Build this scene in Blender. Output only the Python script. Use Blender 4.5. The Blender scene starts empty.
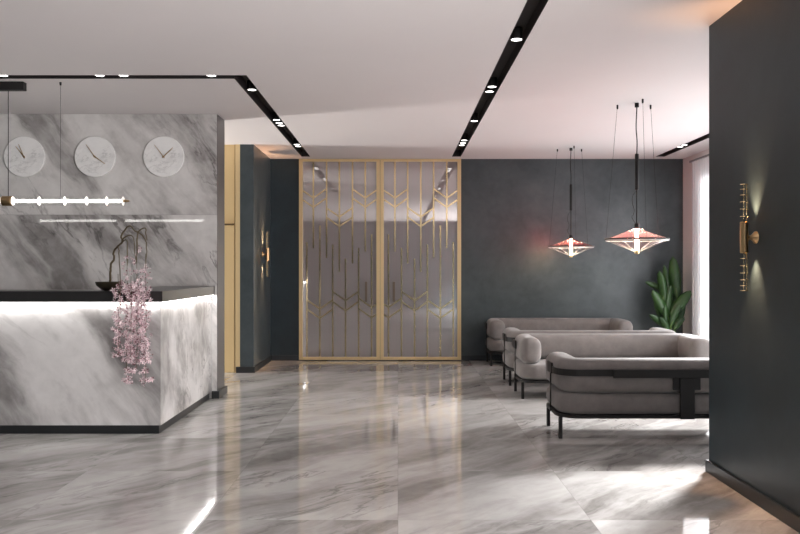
import bpy, bmesh, math, random
from mathutils import Vector, Matrix
random.seed(7)
R = math.radians
PI = math.pi
scn = bpy.context.scene
COL = scn.collection

# ------------------------------------------------------------------ camera
CAM_H = 1.45          # camera height
H = 3.176             # ceiling height
cd = bpy.data.cameras.new('camera')
cam = bpy.data.objects.new('camera', cd)
COL.objects.link(cam)
cam.location = (0, 0, CAM_H)
cam.rotation_euler = (R(90), 0, 0)
cd.lens = 36.0
cd.sensor_width = 36.0
cd.shift_x = 2.0 / 800
cd.shift_y = 1.5 / 800
cd.clip_start = 0.05
scn.camera = cam

# ------------------------------------------------------------------ world, light, exposure
scn.view_settings.view_transform = 'Standard'
scn.view_settings.look = 'None'
scn.view_settings.gamma = 1.0
scn.view_settings.use_curve_mapping = False
scn.view_settings.exposure = 0.18
w = bpy.data.worlds.new('sky')
scn.world = w
w.use_nodes = True
w.node_tree.nodes['Background'].inputs[0].default_value = (0.93, 0.95, 1.0, 1)
w.node_tree.nodes['Background'].inputs[1].default_value = 0.62


def area(name, loc, rot, sx, sy, power, color=(1, 1, 1), spread=180.0):
    l = bpy.data.lights.new(name, 'AREA')
    l.shape = 'RECTANGLE'
    l.size = sx
    l.size_y = sy
    l.energy = power
    l.color = color
    l.spread = R(spread)
    o = bpy.data.objects.new(name, l)
    o.location = loc
    o.rotation_euler = rot
    COL.objects.link(o)
    return o


def aim(d):
    return Vector(d).to_track_quat('-Z', 'Y').to_euler()


# daylight through the tall windows on the right, and through the passage window on the left
sl_ = bpy.data.lights.new('hazy_sun', 'SUN')
sl_.energy = 38.0
sl_.angle = R(11)
sl_.color = (1.0, 0.985, 0.97)
so_ = bpy.data.objects.new('hazy_sun', sl_)
so_.location = (9, 15, 7)
so_.rotation_euler = aim((-0.6 * math.cos(R(28)), -0.8 * math.cos(R(28)), -math.sin(R(28))))
COL.objects.link(so_)
area('window_lane', (4.44, 8.15, 1.6), aim((-1, 0.03, -0.45)), 0.7, 1.0, 25, (1.0, 0.985, 0.98), 70)
area('window_soft', (4.44, 9.4, 1.45), aim((-1, -0.1, -0.05)), 4.6, 2.4, 90, (0.98, 0.98, 1.0))
area('passage_daylight', (-5.7, 10.75, 1.2), aim((1, -0.05, 0.0)), 0.4, 1.0, 190, (1.0, 0.97, 0.94))
# added fill lamp on the unseen right side wall, beside and behind the camera
area('added_room_fill', (4.44, 0.0, 1.5), aim((-1, 0.3, 0.35)), 7.0, 2.5, 780, (1.0, 0.965, 0.955))


# ------------------------------------------------------------------ helpers
def px(x, y, Y):
    """reading of a measurement: photo pixel at distance Y -> world point"""
    return Vector(((x - 398) / 800 * Y, Y, CAM_H - (y - 268.5) / 800 * Y))


def obj(name, bm, mat, parent=None, smooth=False):
    me = bpy.data.meshes.new(name)
    bmesh.ops.recalc_face_normals(bm, faces=bm.faces[:])
    bm.to_mesh(me)
    bm.free()
    if smooth:
        for p in me.polygons:
            p.use_smooth = True
    me.materials.append(mat)
    o = bpy.data.objects.new(name, me)
    COL.objects.link(o)
    if parent is not None:
        o.parent = parent
    return o


def smooth_angle(o, deg=40):
    """mark sharp edges, smooth the rest"""
    me = o.data
    bm = bmesh.new()
    bm.from_mesh(me)
    for e in bm.edges:
        if len(e.link_faces) == 2:
            e.smooth = e.calc_face_angle(0) < R(deg)
    for f in bm.faces:
        f.smooth = True
    bm.to_mesh(me)
    bm.free()
    return o


def tag(o, label, cat, group=None, kind=None):
    o['label'] = label
    o['category'] = cat
    if group:
        o['group'] = group
    if kind:
        o['kind'] = kind
    return o


def thing(name, label, cat, loc=(0, 0, 0), rotz=0, group=None, kind=None):
    o = bpy.data.objects.new(name, None)
    o.empty_display_size = 0.1
    COL.objects.link(o)
    o.location = loc
    o.rotation_euler = (0, 0, rotz)
    return tag(o, label, cat, group, kind)


def copy_tree(o, parent=None):
    c = o.copy()
    COL.objects.link(c)
    if parent is not None:
        c.parent = parent
    for ch in list(o.children):
        copy_tree(ch, c)
    return c


def box(bm, x0, x1, y0, y1, z0, z1, bevel=0.0, seg=2):
    m = Matrix.Translation(((x0 + x1) / 2, (y0 + y1) / 2, (z0 + z1) / 2)) @ Matrix.Diagonal(
        (abs(x1 - x0), abs(y1 - y0), abs(z1 - z0), 1))
    r = bmesh.ops.create_cube(bm, size=1, matrix=m)
    if bevel > 0:
        es = set()
        for v in r['verts']:
            es.update(v.link_edges)
        bmesh.ops.bevel(bm, geom=list(es), offset=bevel, segments=seg, profile=0.5, affect='EDGES')
    return bm


def BOX(*a, **k):
    return box(bmesh.new(), *a, **k)


def lathe(bm, prof, n=32, center=(0, 0, 0), axis='Z', caps=True):
    """prof: list of (radius, height)"""
    c = Vector(center)
    rings = []
    for r, h in prof:
        ring = []
        for i in range(n):
            a = 2 * PI * i / n
            if axis == 'Z':
                p = Vector((r * math.cos(a), r * math.sin(a), h))
            elif axis == 'X':
                p = Vector((h, r * math.cos(a), r * math.sin(a)))
            else:
                p = Vector((r * math.cos(a), h, r * math.sin(a)))
            ring.append(bm.verts.new(c + p))
        rings.append(ring)
    for a, b in zip(rings, rings[1:]):
        for i in range(n):
            bm.faces.new((a[i], a[(i + 1) % n], b[(i + 1) % n], b[i]))
    if caps:
        bm.faces.new(rings[0][::-1])
        bm.faces.new(rings[-1])
    return bm


def tube(bm, pts, r, n=8, r_end=None):
    """round tube along a 3-D polyline, radius r (number or list)"""
    pts = [Vector(p) for p in pts]
    N = len(pts)
    rad = r if isinstance(r, (list, tuple)) else [r + ((r_end - r) * i / (N - 1) if r_end is not None else 0) for i in range(N)]
    up = None
    rings = []
    for i, p in enumerate(pts):
        t = (pts[min(i + 1, N - 1)] - pts[max(i - 1, 0)]).normalized()
        if up is None:
            up = Vector((0, 0, 1)) if abs(t.z) < 0.9 else Vector((1, 0, 0))
        s = t.cross(up).normalized()
        up = s.cross(t).normalized()
        rings.append([bm.verts.new(p + (s * math.cos(2 * PI * k / n) + up * math.sin(2 * PI * k / n)) * rad[i]) for k in range(n)])
    for a, b in zip(rings, rings[1:]):
        for k in range(n):
            bm.faces.new((a[k], a[(k + 1) % n], b[(k + 1) % n], b[k]))
    bm.faces.new(rings[0][::-1])
    bm.faces.new(rings[-1])
    return bm


def spline(ctrl, sub=6):
    """Catmull-Rom through control points"""
    P = [Vector(c) for c in ctrl]
    P = [2 * P[0] - P[1]] + P + [2 * P[-1] - P[-2]]
    out = []
    for i in range(1, len(P) - 2):
        for k in range(sub):
            t = k / sub
            a, b, c, d = P[i - 1], P[i], P[i + 1], P[i + 2]
            out.append(0.5 * ((2 * b) + (c - a) * t + (2 * a - 5 * b + 4 * c - d) * t * t + (3 * b - a - 3 * c + d) * t ** 3))
    out.append(P[-2])
    return out


# ------------------------------------------------------------------ materials
def mat_new(name):
    m = bpy.data.materials.new(name)
    m.use_nodes = True
    nt = m.node_tree
    return m, nt, nt.nodes['Principled BSDF']


def plain(name, col, rough=0.5, metal=0.0, ior=1.5):
    m, nt, b = mat_new(name)
    b.inputs['Base Color'].default_value = (*col, 1)
    b.inputs['Roughness'].default_value = rough
    b.inputs['Metallic'].default_value = metal
    b.inputs['IOR'].default_value = ior
    return m


def node(nt, kind, **kw):
    n = nt.nodes.new(kind)
    for k, v in kw.items():
        setattr(n, k, v)
    return n


def math_n(nt, op, a, b=None, c=None, clamp=False):
    n = node(nt, 'ShaderNodeMath', operation=op, use_clamp=clamp)
    for i, v in enumerate((a, b, c)):
        if v is None:
            continue
        if isinstance(v, (int, float)):
            n.inputs[i].default_value = v
        else:
            nt.links.new(v, n.inputs[i])
    return n.outputs[0]


def vmath(nt, op, a, b=None):
    n = node(nt, 'ShaderNodeVectorMath', operation=op)
    for i, v in enumerate((a, b)):
        if v is None:
            continue
        if isinstance(v, (tuple, list, Vector)):
            n.inputs[i].default_value = tuple(v)
        else:
            nt.links.new(v, n.inputs[i])
    return n.outputs['Value'] if op == 'DOT_PRODUCT' else n.outputs['Vector']


def noise(nt, vec, scale, detail=5, rough=0.55, dist=0.0):
    n = node(nt, 'ShaderNodeTexNoise')
    n.inputs['Scale'].default_value = scale
    n.inputs['Detail'].default_value = detail
    n.inputs['Roughness'].default_value = rough
    n.inputs['Distortion'].default_value = dist
    nt.links.new(vec, n.inputs['Vector'])
    return n


def ramp(nt, fac, stops, interp='LINEAR'):
    n = node(nt, 'ShaderNodeValToRGB')
    n.color_ramp.interpolation = interp
    e = n.color_ramp.elements
    e[0].position, e[0].color = stops[0][0], (*stops[0][1], 1)
    e[1].position, e[1].color = stops[-1][0], (*stops[-1][1], 1)
    for p, c in stops[1:-1]:
        k = e.new(p)
        k.color = (*c, 1)
    nt.links.new(fac, n.inputs[0])
    return n.outputs['Color']


def mixc(nt, fac, a, b, blend='MIX'):
    n = node(nt, 'ShaderNodeMix', data_type='RGBA', blend_type=blend)
    for sock, v in ((n.inputs[0], fac), (n.inputs[6], a), (n.inputs[7], b)):
        if isinstance(v, (int, float)):
            sock.default_value = v
        elif isinstance(v, tuple):
            sock.default_value = (*v, 1) if len(v) == 3 else v
        else:
            nt.links.new(v, sock)
    return n.outputs[2]


def marble(name, d, n1, dark, mid, light, rough=0.05, tile=None, origin=(0, 0), axes=(0, 1), s_long=0.35, s_cross=1.5,
           vein=0.7, seam=0.0025, seed=0.0, tile_size2=None, contrast=1.0, cloud=0.24):
    """polished marble with veins running along direction d; optional square tiling with a random cut per tile"""
    m, nt, b = mat_new(name)
    d = Vector(d).normalized()
    n1 = Vector(n1).normalized()
    n1 = (n1 - d * n1.dot(d)).normalized()
    n2 = d.cross(n1)
    tc = node(nt, 'ShaderNodeTexCoord').outputs['Object']
    pos = tc
    seam_fac = None
    if tile:
        sep = node(nt, 'ShaderNodeSeparateXYZ')
        nt.links.new(tc, sep.inputs[0])
        u = math_n(nt, 'DIVIDE', math_n(nt, 'SUBTRACT', sep.outputs[axes[0]], origin[0]), tile)
        v = math_n(nt, 'DIVIDE', math_n(nt, 'SUBTRACT', sep.outputs[axes[1]], origin[1]), tile_size2 or tile)
        fu, fv = math_n(nt, 'FLOOR', u), math_n(nt, 'FLOOR', v)
        comb = node(nt, 'ShaderNodeCombineXYZ')
        nt.links.new(fu, comb.inputs[0])
        nt.links.new(fv, comb.inputs[1])
        comb.inputs[2].default_value = seed
        wn = node(nt, 'ShaderNodeTexWhiteNoise', noise_dimensions='3D')
        nt.links.new(comb.outputs[0], wn.inputs['Vector'])
        off = vmath(nt, 'MULTIPLY', wn.outputs['Color'], (9.0, 9.0, 9.0))
        pos = vmath(nt, 'ADD', tc, off)
        du = math_n(nt, 'ABSOLUTE', math_n(nt, 'SUBTRACT', math_n(nt, 'FRACT', u), 0.5))
        dv = math_n(nt, 'ABSOLUTE', math_n(nt, 'SUBTRACT', math_n(nt, 'FRACT', v), 0.5))
        mx = math_n(nt, 'MAXIMUM', du, dv)
        seam_fac = math_n(nt, 'GREATER_THAN', mx, 0.5 - seam / tile)
    # warp, then stretch along d
    wp = noise(nt, pos, 1.1, 3, 0.5)
    warp = vmath(nt, 'MULTIPLY', vmath(nt, 'SUBTRACT', wp.outputs['Color'], (0.5, 0.5, 0.5)), (0.28, 0.28, 0.28))
    p = vmath(nt, 'ADD', pos, warp)
    c = node(nt, 'ShaderNodeCombineXYZ')
    nt.links.new(math_n(nt, 'MULTIPLY', vmath(nt, 'DOT_PRODUCT', p, d), s_long), c.inputs[0])
    nt.links.new(math_n(nt, 'MULTIPLY', vmath(nt, 'DOT_PRODUCT', p, n1), s_cross), c.inputs[1])
    nt.links.new(math_n(nt, 'MULTIPLY', vmath(nt, 'DOT_PRODUCT', p, n2), s_cross), c.inputs[2])
    q = vmath(nt, 'ADD', c.outputs[0], (seed, seed * 1.7, seed * 0.3))
    band = noise(nt, q, 1.15, 8, 0.6, 0.35)
    k = 0.16 / contrast
    base = ramp(nt, band.outputs['Fac'], [(0.5 - k, dark), (0.5 - k * 0.25, mid), (0.5 + k, light)])
    # cloudy breakup
    cl = noise(nt, pos, 5.0, 8, 0.68, 0.2)
    base = mixc(nt, cloud, base, ramp(nt, cl.outputs['Fac'], [(0.33, tuple(x * 0.72 for x in mid)), (0.66, light)]), 'MIX')
    # thin dark veins
    vn = noise(nt, q, 2.1, 7, 0.62, 0.5)
    rid = math_n(nt, 'ABSOLUTE', math_n(nt, 'SUBTRACT', vn.outputs['Fac'], 0.5))
    line = math_n(nt, 'SUBTRACT', 1.0, math_n(nt, 'MULTIPLY', rid, 42.0), clamp=True)
    msk = noise(nt, q, 0.9, 3, 0.5)
    mk = ramp(nt, msk.outputs['Fac'], [(0.47, (0, 0, 0)), (0.62, (1, 1, 1))])
    fac = math_n(nt, 'MULTIPLY', math_n(nt, 'MULTIPLY', line, mk), vein)
    base = mixc(nt, fac, base, tuple(x * 0.45 for x in dark))
    # soft white veins
    vn2 = noise(nt, vmath(nt, 'ADD', q, (5.3, 2.2, 7.1)), 1.6, 6, 0.55, 0.3)
    rid2 = math_n(nt, 'ABSOLUTE', math_n(nt, 'SUBTRACT', vn2.outputs['Fac'], 0.5))
    line2 = math_n(nt, 'SUBTRACT', 1.0, math_n(nt, 'MULTIPLY', rid2, 16.0), clamp=True)
    base = mixc(nt, math_n(nt, 'MULTIPLY', line2, 0.4), base, light)
    if seam_fac is not None:
        base = mixc(nt, math_n(nt, 'MULTIPLY', seam_fac, 0.3), base, tuple(x * 0.55 for x in mid))
    nt.links.new(base, b.inputs['Base Color'])
    b.inputs['Roughness'].default_value = rough
    return m


def plaster(name, a, bcol, rough=0.38, scale=1.6, ior=1.5):
    """dark trowelled plaster"""
    m, nt, b = mat_new(name)
    tc = node(nt, 'ShaderNodeTexCoord').outputs['Object']
    n1 = noise(nt, tc, scale, 9, 0.66, 0.3)
    n2 = noise(nt, tc, scale * 5, 6, 0.6, 0.6)
    c = ramp(nt, n1.outputs['Fac'], [(0.32, a), (0.68, bcol)])
    c = mixc(nt, 0.25, c, ramp(nt, n2.outputs['Fac'], [(0.35, a), (0.65, bcol)]))
    nt.links.new(c, b.inputs['Base Color'])
    b.inputs['Roughness'].default_value = rough
    b.inputs['IOR'].default_value = ior
    return m


def fabric(name, col):
    m, nt, b = mat_new(name)
    tc = node(nt, 'ShaderNodeTexCoord').outputs['Object']
    n1 = noise(nt, tc, 9, 6, 0.65)
    n2 = noise(nt, tc, 260, 2, 0.5)
    c = ramp(nt, n1.outputs['Fac'], [(0.3, tuple(x * 0.82 for x in col)), (0.7, tuple(x * 1.12 for x in col))])
    nt.links.new(c, b.inputs['Base Color'])
    b.inputs['Roughness'].default_value = 0.9
    b.inputs['Sheen Weight'].default_value = 0.25
    b.inputs['Sheen Roughness'].default_value = 0.5
    bp = node(nt, 'ShaderNodeBump')
    bp.inputs['Strength'].default_value = 0.15
    bp.inputs['Distance'].default_value = 0.002
    nt.links.new(n2.outputs['Fac'], bp.inputs['Height'])
    nt.links.new(bp.outputs[0], b.inputs['Normal'])
    return m


def brushed(name, col, rough=0.32):
    m, nt, b = mat_new(name)
    tc = node(nt, 'ShaderNodeTexCoord').outputs['Object']
    n1 = noise(nt, vmath(nt, 'MULTIPLY', tc, (60, 60, 4)), 3, 3, 0.5)
    nt.links.new(ramp(nt, n1.outputs['Fac'], [(0.3, tuple(x * 0.9 for x in col)), (0.7, col)]), b.inputs['Base Color'])
    b.inputs['Metallic'].default_value = 1.0
    b.inputs['Roughness'].default_value = rough
    return m


def emitter(name, col, strength):
    m, nt, b = mat_new(name)
    b.inputs['Base Color'].default_value = (*col, 1)
    b.inputs['Emission Color'].default_value = (*col, 1)
    b.inputs['Emission Strength'].default_value = strength
    return m


def glass(name, col, diffuse=0.0, dcol=(1, 1, 1), refl=1.0, front=0.5):
    """thin glass sheet: tinted see-through, fresnel gloss, optional milky share"""
    m, nt, b = mat_new(name)
    nt.nodes.remove(b)
    out = nt.nodes['Material Output']
    tr = node(nt, 'ShaderNodeBsdfTransparent')
    tr.inputs[0].default_value = (*col, 1)
    sh = tr.outputs[0]
    if diffuse > 0:
        tl = node(nt, 'ShaderNodeBsdfTranslucent')
        tl.inputs[0].default_value = (*dcol, 1)
        df = node(nt, 'ShaderNodeBsdfDiffuse')
        df.inputs[0].default_value = (*dcol, 1)
        m0 = node(nt, 'ShaderNodeMixShader')
        m0.inputs[0].default_value = front
        nt.links.new(tl.outputs[0], m0.inputs[1])
        nt.links.new(df.outputs[0], m0.inputs[2])
        m1 = node(nt, 'ShaderNodeMixShader')
        m1.inputs[0].default_value = diffuse
        nt.links.new(sh, m1.inputs[1])
        nt.links.new(m0.outputs[0], m1.inputs[2])
        sh = m1.outputs[0]
    gl = node(nt, 'ShaderNodeBsdfGlossy')
    gl.inputs['Roughness'].default_value = 0.03
    geo = node(nt, 'ShaderNodeNewGeometry')
    cs = math_n(nt, 'ABSOLUTE', vmath(nt, 'DOT_PRODUCT', geo.outputs['Incoming'], geo.outputs['Normal']))
    fr = math_n(nt, 'ADD', 0.04, math_n(nt, 'MULTIPLY', 0.96, math_n(nt, 'POWER', math_n(nt, 'SUBTRACT', 1.0, cs), 5.0)))
    m2 = node(nt, 'ShaderNodeMixShader')
    nt.links.new(math_n(nt, 'MULTIPLY', fr, refl), m2.inputs[0])
    nt.links.new(sh, m2.inputs[1])
    nt.links.new(gl.outputs[0], m2.inputs[2])
    nt.links.new(m2.outputs[0], out.inputs['Surface'])
    return m


TILE = 1.112
M = {}
M['floor'] = marble('floor_marble', (0.68, 0.73, 0), (0.73, -0.68, 0), (0.19, 0.175, 0.165), (0.335, 0.318, 0.304), (0.57, 0.556, 0.54),
                    rough=0.045, tile=TILE, origin=(0, 4.612), axes=(0, 1), s_long=0.28, s_cross=1.4, seed=3.0, vein=0.6, contrast=1.5)
M['wall_marble'] = marble('wall_marble', (0.62, 0.25, -0.74), (0.74, 0, 0.62), (0.17, 0.155, 0.150), (0.42, 0.398, 0.388), (0.68, 0.66, 0.645),
                          rough=0.035, tile=60.0, tile_size2=2.05, origin=(-30, 0.0), axes=(0, 2), s_long=0.22, s_cross=1.1, seam=0.12, seed=1.0, contrast=2.5, vein=0.7, cloud=0.32)
M['counter_marble'] = marble('counter_marble', (0.62, 0.30, -0.70), (0.74, 0, 0.62), (0.15, 0.140, 0.136), (0.36, 0.345, 0.338), (0.62, 0.605, 0.595),
                             rough=0.3, s_long=0.15, s_cross=1.15, seed=8.4, contrast=2.6, vein=0.9)
M['clock_marble'] = marble('clock_marble', (0.8, 0, 0.4), (0.4, 0, -0.8), (0.62, 0.61, 0.60), (0.80, 0.79, 0.78), (0.85, 0.84, 0.83),
                           rough=0.25, s_long=2.0, s_cross=4.0, seed=2.0, vein=0.35)
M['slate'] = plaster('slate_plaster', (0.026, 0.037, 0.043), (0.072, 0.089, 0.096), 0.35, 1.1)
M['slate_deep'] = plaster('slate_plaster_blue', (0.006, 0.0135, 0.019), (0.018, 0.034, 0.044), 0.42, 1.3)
M['ceiling'] = plaster('ceiling_paint', (0.74, 0.70, 0.695), (0.76, 0.72, 0.715), 0.7, 0.6)
M['dark_end'] = plain('dark_end_panel', (0.075, 0.068, 0.068), 0.4)
M['baseboard'] = plain('baseboard_blue_black', (0.018, 0.024, 0.030), 0.35)
M['base_dark'] = plain('baseboard_black', (0.012, 0.013, 0.014), 0.4)
M['white'] = plain('white_paint', (0.75, 0.70, 0.69), 0.5)
M['trough'] = plain('slot_black', (0.020, 0.016, 0.016), 0.45)
M['black_metal'] = plain('black_metal', (0.016, 0.015, 0.015), 0.5, 0.0, 1.3)
M['frame_dark'] = plain('window_frame_grey', (0.16, 0.16, 0.17), 0.4)
M['mullion'] = plain('window_mullion_pale', (0.55, 0.55, 0.57), 0.4)
M['gold'] = brushed('brushed_gold', (0.92, 0.72, 0.42), 0.16)
M['gold_panel'] = plain('satin_gold_panel', (0.70, 0.53, 0.28), 0.42, 0.35)
M['brass'] = brushed('aged_brass', (0.55, 0.38, 0.20), 0.28)
M['bronze'] = plain('dark_bronze', (0.15, 0.115, 0.08), 0.45, 0.4)
M['counter_top'] = plain('counter_top_black', (0.020, 0.019, 0.019), 0.28)
M['door_glass'] = plain('mauve_mirror_glass', (0.36, 0.318, 0.314), 0.02, 0.0, 3.3)
M['gold_frame'] = plain('champagne_gold_frame', (0.78, 0.60, 0.33), 0.3, 0.4)
M['fabric'] = fabric('taupe_velvet', (0.178, 0.160, 0.153))
M['led'] = emitter('led_strip', (1.0, 0.98, 0.95), 6)
M['tube_light'] = emitter('tube_light', (1.0, 0.97, 0.92), 12)
M['disc_glass'] = emitter('disc_glass_frosted', (1.0, 0.96, 0.90), 0.25)
M['tube_glass'] = glass('tube_glass', (0.97, 0.97, 0.97), refl=0.5)
M['lens'] = emitter('spot_lens', (1.0, 0.97, 0.93), 5)
M['bulb'] = emitter('warm_bulb', (1.0, 0.80, 0.52), 200)
M['bulb_upper'] = emitter('warm_bulb_upper', (1.0, 0.80, 0.58), 440)
M['clear'] = glass('clear_glass', (0.96, 0.96, 0.97))
M['window_glass'] = glass('window_glass', (0.95, 0.96, 0.97), refl=0.6)
M['pink'] = glass('pink_glass', (0.93, 0.20, 0.22), 0.24, (0.80, 0.50, 0.50))
M['rib'] = plain('pale_rib', (0.45, 0.44, 0.46), 0.25)
M['sheer'] = glass('sheer_curtain', (1.0, 1.0, 1.0), 0.55, (0.80, 0.80, 0.81), refl=0.0, front=0.93)
M['soil'] = plain('soil', (0.05, 0.035, 0.025), 0.9)
M['bark'] = plain('bark', (0.10, 0.075, 0.04), 0.8)
M['bowl'] = plain('bowl_bronze', (0.045, 0.035, 0.022), 0.35)
M['pot'] = plain('pot_dark', (0.05, 0.05, 0.052), 0.5)


def leaf_mat(name, a, b2):
    m, nt, b = mat_new(name)
    tc = node(nt, 'ShaderNodeTexCoord').outputs['Object']
    n1 = noise(nt, tc, 6, 4, 0.5)
    nt.links.new(ramp(nt, n1.outputs['Fac'], [(0.35, a), (0.65, b2)]), b.inputs['Base Color'])
    b.inputs['Roughness'].default_value = 0.35
    return m


M['leaf'] = leaf_mat('leaf_green', (0.012, 0.040, 0.010), (0.030, 0.080, 0.017))
M['stem'] = plain('stem_green', (0.10, 0.17, 0.04), 0.5)
M['petal'] = leaf_mat('petal_pink', (0.58, 0.38, 0.42), (0.86, 0.74, 0.755))
M['petal'].node_tree.nodes['Principled BSDF'].inputs['Roughness'].default_value = 0.7
for n_ in M['petal'].node_tree.nodes:
    if n_.type == 'TEX_NOISE':
        n_.inputs['Scale'].default_value = 45
M['bud'] = plain('bud_maroon', (0.16, 0.035, 0.055), 0.6)


def struct(name, bm, mat, label, cat):
    return tag(obj(name, bm, mat), label, cat, None, 'structure')


# ------------------------------------------------------------------ structure
YB = 12.61      # back wall
YM = 8.94       # marble reception wall
YP = 11.12      # front of the left pier
XL, XR = -6.0, 4.49
Y0 = -4.0
struct('floor', BOX(XL - 0.2, XR + 0.2, Y0, YB + 0.25, -0.12, 0), M['floor'], 'polished grey white marble tile floor with diagonal veins', 'floor')

# ceiling with open light slots
slots = [(XL, -1.353, 7.143, 7.279), (-1.490, -1.353, 7.143, 12.34), (0.832, 0.969, Y0 + 0.6, 12.34), (3.97, 4.11, 5.9, 12.34)]
xs = sorted({XL - 0.2, XR + 0.2, *[v for s in slots for v in s[:2]]})
ys = sorted({Y0, YB + 0.25, *[v for s in slots for v in s[2:]]})
bm = bmesh.new()
for a, b_ in zip(xs, xs[1:]):
    for c, d in zip(ys, ys[1:]):
        mx, my = (a + b_) / 2, (c + d) / 2
        if any(s[0] < mx < s[1] and s[2] < my < s[3] for s in slots):
            continue
        vs = [bm.verts.new((x, y, H)) for x, y in ((a, c), (b_, c), (b_, d), (a, d))]
        bm.faces.new(vs)
bmesh.ops.remove_doubles(bm, verts=bm.verts[:], dist=1e-4)
r = bmesh.ops.extrude_face_region(bm, geom=bm.faces[:])
bmesh.ops.translate(bm, verts=[v for v in r['geom'] if isinstance(v, bmesh.types.BMVert)], vec=(0, 0, 0.13))
struct('ceiling', bm, M['ceiling'], 'smooth pale mauve-grey painted ceiling cut by black light slots', 'ceiling')
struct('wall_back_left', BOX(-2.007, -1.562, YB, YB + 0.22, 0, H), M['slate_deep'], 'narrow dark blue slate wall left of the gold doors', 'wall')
struct('wall_back_right', BOX(0.993, XR + 0.2, YB, YB + 0.22, 0, H), M['slate'], 'dark slate plaster wall behind the sofas right of the doors', 'wall')
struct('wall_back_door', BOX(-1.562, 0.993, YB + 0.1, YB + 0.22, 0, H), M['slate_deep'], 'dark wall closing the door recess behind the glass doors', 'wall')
struct('wall_left_pier', BOX(-2.196, -2.007, YP, YB + 0.22, 0, H), M['slate'], 'dark slate pier carrying the small sconce beside the doors', 'wall')
struct('wall_left_passage', BOX(XL, -3.6, YP + 0.03, YP + 0.2, 0, H), M['slate'], 'dark slate wall along the side passage', 'wall')
struct('wall_left_gold', BOX(-3.6, -2.196, YP + 0.03, YP + 0.2, 0, H), M['gold_panel'], 'satin gold wall panel in the side passage', 'wall')
struct('wall_front', BOX(XL - 0.2, XR + 0.2, Y0 - 0.2, Y0, 0, H), M['slate_deep'], 'dark slate wall behind the viewer', 'wall')
struct('wall_left_end', BOX(XL - 0.2, XL, Y0, 10.1, 0, H), M['slate'], 'plain side wall far left behind the reception', 'wall')
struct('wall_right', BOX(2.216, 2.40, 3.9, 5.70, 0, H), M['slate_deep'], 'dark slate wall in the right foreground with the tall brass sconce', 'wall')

struct('wall_right_blocker', BOX(2.401, XR + 0.2, 3.9, 4.08, 0, H), M['slate_deep'], 'dark unseen wall added behind the right foreground wall to block light', 'wall')  # unseen wall added to keep the fill lamp off the sofa backs
# gold moulding: upright jamb, groove and a leaf with raised borders
struct('trim_1', BOX(-2.262, -2.197, YP + 0.004, YP + 0.03, 0, H), M['gold_frame'], 'slim gold upright trim beside the slate pier', 'trim')
struct('trim_2', BOX(-2.276, -2.266, YP + 0.015, YP + 0.03, 0, H), M['brass'], 'thin dark brass groove strip on the gold panel', 'trim')
dr = thing('door_3', 'satin gold passage door half hidden behind the marble wall', 'door', (-2.8, YP + 0.03, 0), kind='structure')
obj('door_leaf', BOX(-0.5, 0.52, -0.016, 0, 0.01, 2.05, bevel=0.004), M['gold_panel'], dr)
bm = bmesh.new()
for a in ((-0.5, 0.52, 2.05, 2.075), (-0.525, -0.5, 0.0, 2.075)):
    box(bm, a[0], a[1], -0.024, 0, a[2], a[3])
obj('door_casing', bm, M['gold'], dr)
obj('door_handle', tube(bmesh.new(), [(-0.42, -0.016, 1.0), (-0.42, -0.055, 1.0), (-0.31, -0.055, 1.0)], 0.009), M['brass'], dr)

# marble reception wall
struct('wall_left_core', BOX(XL, -2.021, YM + 0.021, 9.32, 0, H), M['dark_end'], 'dark end face of the marble reception wall', 'wall')
bm = BOX(XL, -2.025, YM, YM + 0.02, 0, H)
struct('wall_left_marble', bm, M['wall_marble'], 'polished grey marble cladding behind the reception with three clocks', 'wall')


def baseboard(name, x0, x1, y0, y1, label, m='baseboard', h=0.085):
    return struct(name, BOX(x0, x1, y0, y1, 0.0005, h, bevel=0.004), M[m], label, 'baseboard')


baseboard('baseboard_back_left', -1.985, -1.562, YB - 0.018, YB - 0.001, 'blue black baseboard left of the gold doors')
baseboard('baseboard_back_right', 0.993, 4.47, YB - 0.018, YB - 0.001, 'blue black baseboard of the slate wall behind the sofas')
baseboard('baseboard_pier', -2.006, -1.986, YP - 0.0, YB - 0.001, 'dark baseboard along the pier below the small sconce', 'base_dark')
baseboard('baseboard_pier_front', -2.25, -1.986, YP - 0.022, YP - 0.001, 'dark baseboard across the front of the pier', 'base_dark')
baseboard('baseboard_right', 2.196, 2.215, 3.9, 5.72, 'blue black baseboard of the right foreground wall')
baseboard('baseboard_marble_front', -2.075, -1.99, YM - 0.035, YM - 0.001, 'short dark baseboard jutting beside the counter', 'base_dark')
baseboard('baseboard_marble_end', -2.02, -1.99, YM, 9.34, 'dark baseboard along the end of the marble wall', 'base_dark')

# window wall on the right
WX = XR
struct('wall_right_pilaster', BOX(WX, WX + 0.2, 12.12, YB - 0.001, 0, H), M['white'], 'pinkish white pilaster at the window corner', 'wall')
struct('wall_right_outer', BOX(WX, WX + 0.2, 4.081, 5.95, 0, H), M['white'], 'white outer wall behind the foreground wall', 'wall')
struct('wall_right_head', BOX(WX + 0.001, WX + 0.2, 5.95, 12.12, H - 0.1, H - 0.001), M['white'], 'white wall strip above the windows', 'wall')


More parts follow.
